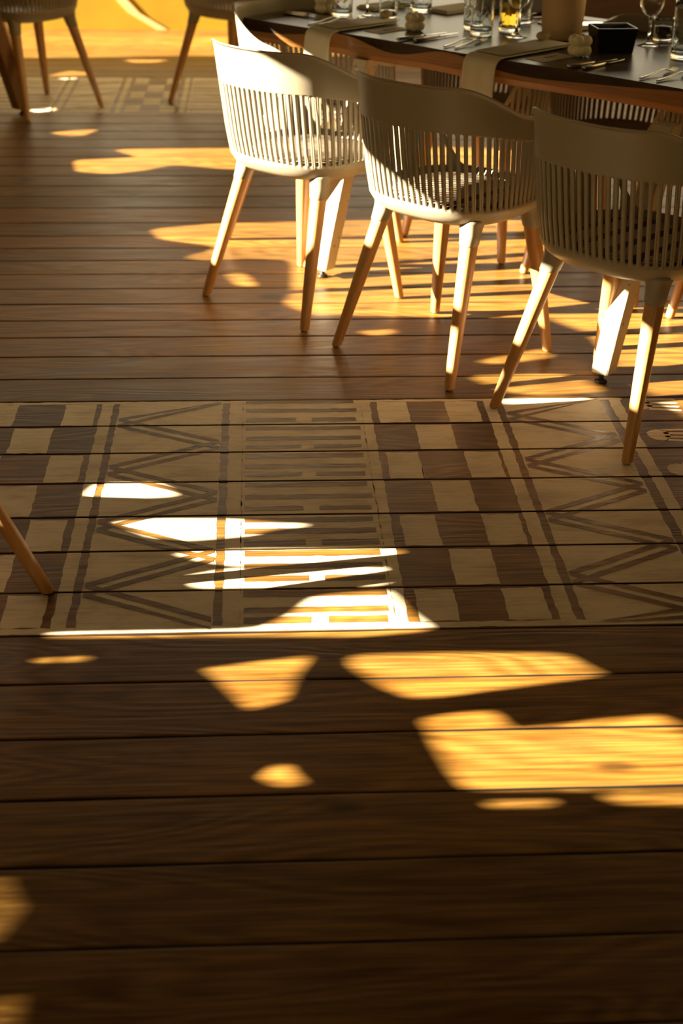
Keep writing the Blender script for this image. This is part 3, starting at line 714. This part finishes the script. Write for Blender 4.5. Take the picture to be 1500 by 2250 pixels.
def napkin(d0, n_in, n_edge, wd, drop, label, skew=0.0):
    """linen strip lying on the table and hanging over the near edge"""
    t = thing('linen_napkin', label, 'napkin', tuple(T(d0, n_edge)), 0, 'linen napkins'); O = T(d0, n_edge)
    dD = Vector((0.645, -0.764, 0)); dN = Vector((0.764, 0.645, 0)); 
    path = [(n_in, 0.0035), ((n_in + n_edge) / 2, 0.003), (n_edge + 0.03, 0.003), (n_edge + 0.006, 0.0035), (n_edge - 0.014, 0.001), (n_edge - 0.027, -0.010), (n_edge - 0.032, -0.03), (n_edge - 0.033, -0.07), (n_edge - 0.034, -0.12), (n_edge - 0.031, -drop)]
    def strip(path, w0, w1, thick, zoff):
        bm = bmesh.new(); rows = []; NW = 10
        for k, (n, z) in enumerate(path):
            hang = max(0, -z); row = []
            for j in range(NW + 1):
                u = j / NW - 0.5; ww = (w0 if z > -0.01 else w1 + (w0 - w1) * max(0, 1 - hang / drop))
                wave = 0.004 * math.sin(u * 7 + k * 0.3) * min(1, hang / 0.05)
                p = dD * (u * ww + skew * (n - n_edge) * (z > -0.005) - skew * 0.2 * hang) + dN * (n - n_edge - abs(wave) * 1.0) + Vector((0, 0, z + zoff))
                row.append(bm.verts.new(p))
            rows.append(row)
        for a, b in zip(rows, rows[1:]):
            for j in range(NW): bm.faces.new((a[j], a[j + 1], b[j + 1], b[j]))
        return bm
    c = obj('cloth', strip(path, wd, wd * 0.96, 0, 0), M_LINEN, t); md = c.modifiers.new('thick', 'SOLIDIFY'); md.thickness = 0.0045; md.offset = 1
    ss = c.modifiers.new('smooth', 'SUBSURF'); ss.levels = 1; ss.render_levels = 2
    fold = [(n_in - 0.002, 0.009), ((n_in + n_edge) / 2, 0.0095), (n_edge + 0.012, 0.009)]
    c2 = obj('menu_card', strip(fold, wd * 0.90, wd, 0, 0.0015), M_CARD, t); md = c2.modifiers.new('thick', 'SOLIDIFY'); md.thickness = 0.0012; md.offset = 1
    return t
def edge_n(d): return 0.315 + (0.485 - 0.315) * (d + 0.675) / 1.735
napkin(-0.285, 0.66, edge_n(-0.285), 0.125, 0.155, 'left one of the two linen napkins hanging over the near edge, behind the sunlit armchair')
napkin(0.385, 0.76, edge_n(0.385), 0.135, 0.150, 'right one of the two linen napkins hanging over the near edge, before the ribbed pot')
def flat_napkin(d, n, lx, ly, rz, label):
    bm = bmesh.new(); box(bm, -lx / 2, lx / 2, -ly / 2, ly / 2, 0, 0.007, bev=0.003); box(bm, -lx / 2 + 0.01, lx / 2 - 0.004, -ly / 2 + 0.005, ly / 2 - 0.012, 0.0072, 0.0125, bev=0.002)
    o = obj('folded_napkin', bm, M_LINEN, smooth=False); o.location = T(d, n, ZT + 0.0005); o.rotation_euler = (0, 0, rz); tag(o, label, 'napkin', 'folded napkins on the far side')
RZ = math.atan2(-0.764, 0.645)
flat_napkin(-0.31, 1.03, 0.12, 0.22, RZ, 'folded napkin on the far side between the small tumblers and tall cut glass')
flat_napkin(0.205, 1.08, 0.13, 0.20, RZ, 'folded napkin on the far side, behind the black box')
flat_napkin(0.100, 1.10, 0.060, 0.13, RZ, 'smaller folded napkin on the far side, right behind the ribbed pot')
flat_napkin(-0.52, 0.86, 0.10, 0.18, RZ, 'folded napkin near the left end, behind the leftmost cut tumbler')
def torn_card(d, n, label, seed):
    rnd = random.Random(seed); bm = bmesh.new(); pts = []
    lx, ly = 0.075, 0.15
    for k in range(40):
        t = k / 40 * 4; s = int(t); f = t - s
        x, y = [(-lx + 2 * lx * f, -ly), (lx, -ly + 2 * ly * f), (lx - 2 * lx * f, ly), (-lx, ly - 2 * ly * f)][s]
        pts.append((x * 0.5 + rnd.uniform(-0.003, 0.003), y * 0.5 + rnd.uniform(-0.003, 0.003)))
    f = bm.faces.new([bm.verts.new((x, y, 0)) for x, y in pts]); r = bmesh.ops.extrude_face_region(bm, geom=[f])
    for v in r['geom']:
        if isinstance(v, bmesh.types.BMVert): v.co.z += 0.0012
    o = obj('torn_paper_card', bm, M_PAPER, smooth=False); o.location = T(d, n, ZT + 0.0005); o.rotation_euler = (0, 0, RZ); tag(o, label, 'card', 'torn paper cards')
    b2 = bmesh.new()
    for k in range(3):
        vs_ = [b2.verts.new((0.010 * math.cos(a * PI / 6) * (1 - 0.2 * k) - 0.004, -0.01 + k * 0.021 + 0.008 * math.sin(a * PI / 6), 0.0015)) for a in range(12)]; b2.faces.new(vs_)
    obj('printed_mark', b2, M_INK, o, smooth=False)
torn_card(-0.150, 0.520, 'torn paper card with dark print, beside the left hanging napkin', 1)
torn_card(0.520, 0.560, 'torn paper card with dark print, beside the right hanging napkin', 2)
def pebble(d, n, label):
    bm = bmesh.new(); prof = [(0.018 * math.cos(a) * 1.25, 0.014 + 0.014 * math.sin(a)) for a in [(-80 + 16 * k) * PI / 180 for k in range(11)]]
    lathe(bm, prof, 24, fn=lambda a, z: 0.002 * math.sin(a * 2)); o = obj('pebble', bm, M_STONE); o.location = T(d, n, ZT + 0.0115); tag(o, label, 'stone', 'pebbles on the napkins')
pebble(-0.285, 0.645, 'brown pebble holding down the left hanging napkin')
pebble(0.345, 0.735, 'beige pebble on the right hanging napkin, before the ribbed pot')
def bubble_candle(d, n, rz, s, label):
    t = thing('bubble_candle', label, 'candle', tuple(T(d, n)), rz, 'cream bubble candles'); bm = bmesh.new()
    r = 0.0165 * s; q = 0.0125 * s
    for x in (-1, 1):
        for y in (-1, 1):
            for z in (0, 1):
                m4 = Matrix.Translation((x * q, y * q, r + z * 2 * q * 1.05)); bmesh.ops.create_uvsphere(bm, u_segments=20, v_segments=12, radius=r, matrix=m4)
    box(bm, -q, q, -q, q, r * 0.3, r + 2.2 * q)
    obj('wax', bm, M_WAX, t)
    b2 = bmesh.new(); lathe(b2, [(0.0009, r + 2.2 * q), (0.0009, r * 2 + 2.1 * q + 0.006)], 8); obj('wick', b2, M_WHITE, t)
bubble_candle(-0.556, 0.600, 0.3, 1.05, 'cream bubble candle near the left table end, beside the leftmost cut tumbler')
bubble_candle(-0.092, 0.590, 0.5, 1.0, 'cream bubble candle on the torn card beside the left hanging napkin')
bubble_candle(0.559, 0.655, 0.35, 1.1, 'cream bubble candle standing before the black box')

def cut(seg, z0, z1, amp, k1):
    def fn(a, z):
        if z < z0 or z > z1: return 0
        u = a * k1; v = (z - z0) * k1 / 0.036
        return -amp * max(0, 1 - 5 * abs(math.sin((u + v) / 2))) - amp * max(0, 1 - 5 * abs(math.sin((u - v) / 2)))
    return fn
def tumbler(d, n, label, r=0.039, h=0.14, cuts=True, drink=None, level=0.1):
    t = thing('cut_glass_tumbler' if cuts else 'plain_tumbler', label, 'glass', tuple(T(d, n, ZT + 0.0004)), random.uniform(0, 1), 'tumblers on the dining table')
    bm = bmesh.new(); seg = 96 if cuts else 40
    prof = [(r * 0.80, 0), (r * 0.90, 0.002), (r * 0.92, 0.012)]
    for k in range(29): prof.append((r * (0.92 + 0.08 * k / 28), 0.012 + (h - 0.012) * k / 28))
    prof += [(r - 0.0012, h + 0.001), (r - 0.003, h)]
    for k in range(9): prof.append((r * (1.0 - 0.09 * k / 8) - 0.004, h - (h - 0.018) * k / 8))
    prof += [(r * 0.6, 0.0145)]
    fz = cut(seg, 0.014, h * 0.72, 0.0016, 10) if cuts else None
    nn = len(prof)
    def fn(a, z): return fz(a, z)
    rings = []
    for idx, (rr, z) in enumerate(prof):
        rings.append([bm.verts.new(((rr + (fn(2 * PI * i / seg, z) if (cuts and 2 <= idx < 31) else 0)) * math.cos(2 * PI * i / seg), (rr + (fn(2 * PI * i / seg, z) if (cuts and 2 <= idx < 31) else 0)) * math.sin(2 * PI * i / seg), z)) for i in range(seg)])
    for a, b in zip(rings, rings[1:]):
        for i in range(seg): bm.faces.new((a[i], a[(i + 1) % seg], b[(i + 1) % seg], b[i]))
    bm.faces.new(rings[0][::-1]); bm.faces.new(rings[-1])
    obj('tumbler_glass', bm, M_GLASS, t)
    if drink:
        b2 = bmesh.new(); lathe(b2, [(r * 0.5, 0.0155), (r * 0.91 - 0.0045, 0.0185), (r * (0.91 + 0.09 * level / h) - 0.0045, level)], 40); obj('drink', b2, drink, t)
tumbler(-0.460, 0.600, 'cut-crystal tumbler near the left end of the table, beside a bubble candle')
tumbler(-0.309, 0.680, 'small plain tumbler behind the left hanging napkin, in front of the napkin pebble', 0.034, 0.09, False, M_COLA, 0.03)
tumbler(-0.357, 0.900, 'cut-crystal tumbler further back behind the plain tumblers')
tumbler(-0.469, 0.930, 'small plain tumbler at the back left, beside the far cut tumbler', 0.034, 0.10, False)
tumbler(0.110, 0.700, 'clear cut-crystal tumbler just left of the amber drink', 0.041, 0.15)
tumbler(0.020, 0.760, 'tall clear tumbler standing right behind the clear cut tumbler', 0.036, 0.15)
tumbler(0.126, 0.825, 'cut-crystal tumbler filled with amber drink', 0.040, 0.15, True, M_AMBER, 0.13)
tumbler(0.055, 0.970, 'clear cut tumbler behind the amber one', 0.039, 0.14)
tumbler(0.571, 1.075, 'small dark tumbler behind the wine glass at the right', 0.034, 0.075, False, M_COLA, 0.05)
tumbler(0.790, 0.870, 'tall cut-crystal tumbler at the right picture edge', 0.037, 0.17)
def wine_glass(d, n, label, hh=0.2):
    t = thing('wine_glass', label, 'glass', tuple(T(d, n, ZT + 0.0004)), 0, 'wine glasses')
    b1 = bmesh.new(); lathe(b1, [(0.036, 0), (0.037, 0.001), (0.034, 0.003), (0.018, 0.007), (0.008, 0.014), (0.0052, 0.025)], 40); obj('foot', b1, M_GLASS, t)
    b1 = bmesh.new(); lathe(b1, [(0.0052, 0.0252), (0.0042, 0.045), (0.0042, 0.075), (0.0058, 0.0875)], 20); obj('stem', b1, M_GLASS, t)
    b1 = bmesh.new(); o_ = [(0.006, 0.088), (0.018, 0.093), (0.031, 0.105), (0.039, 0.125), (0.040, 0.15), (0.034, hh)]
    lathe(b1, o_ + [(a - 0.0015, z + 0.001) for a, z in o_[::-1]], 40); obj('bowl', b1, M_GLASS, t)
wine_glass(-0.394, 0.660, 'wine glass right of the leftmost cut tumbler')
wine_glass(0.205, 0.768, 'wine glass right of the amber drink')
wine_glass(0.581, 0.985, 'wine glass right of the black box')
# ribbed pot
t = thing('ribbed_pot', 'tan ribbed round pot in the middle of the table behind the right napkin', 'pot', tuple(T(0.318, 0.865)))
bm = bmesh.new(); lathe(bm, [(0.058, 0.0), (0.062, 0.004), (0.0655, 0.03), (0.068, 0.08), (0.0705, 0.137), (0.0685, 0.139), (0.064, 0.137), (0.063, 0.10)], 240, fn=lambda a, z: 0.0012 * abs(math.sin(a * 30)) if 0.003 < z < 0.1375 else 0); obj('pot', bm, M_POT, t)
bm = bmesh.new(); lathe(bm, [(0.060, 0.105), (0.0615, 0.128), (0.062, 0.150), (0.058, 0.156)], 48); obj('insert', bm, M_WHITE, t)['label'] = 'white insert above the rim'
# black box
t = thing('black_box', 'glossy black square box open at the top, beside the wine glass', 'box', tuple(T(0.571, 0.800)), 0.08)
bm = bmesh.new()
def frustum(bm, w0, w1, d0, d1, z0, z1):
    return [bm.verts.new(v) for v in ((-w0, -d0, z0), (w0, -d0, z0), (w0, d0, z0), (-w0, d0, z0))], [bm.verts.new(v) for v in ((-w1, -d1, z1), (w1, -d1, z1), (w1, d1, z1), (-w1, d1, z1))]
a0, a1 = frustum(bm, 0.056, 0.0655, 0.050, 0.056, 0, 0.078); b0, b1 = frustum(bm, 0.050, 0.060, 0.044, 0.050, 0.012, 0.078)
for i in range(4):
    j = (i + 1) % 4; bm.faces.new((a0[i], a0[j], a1[j], a1[i])); bm.faces.new((b0[i], b0[j], b1[j], b1[i])); bm.faces.new((a1[i], a1[j], b1[j], b1[i]))
bm.faces.new(a0); bm.faces.new(b0); bmesh.ops.bevel(bm, geom=list(bm.edges), offset=0.0015, segments=2, affect='EDGES'); obj('case', bm, M_BOX, t, smooth=False)
bm = bmesh.new(); box(bm, -0.045, 0.045, -0.038, 0.038, 0.058, 0.061); obj('inner_tray', bm, M_BOX, t, smooth=False)
bm = bmesh.new(); box(bm, -0.002, 0.024, -0.008, 0.014, 0.0612, 0.066, bev=0.001); obj('white_square', bm, M_WHITE, t, smooth=False)
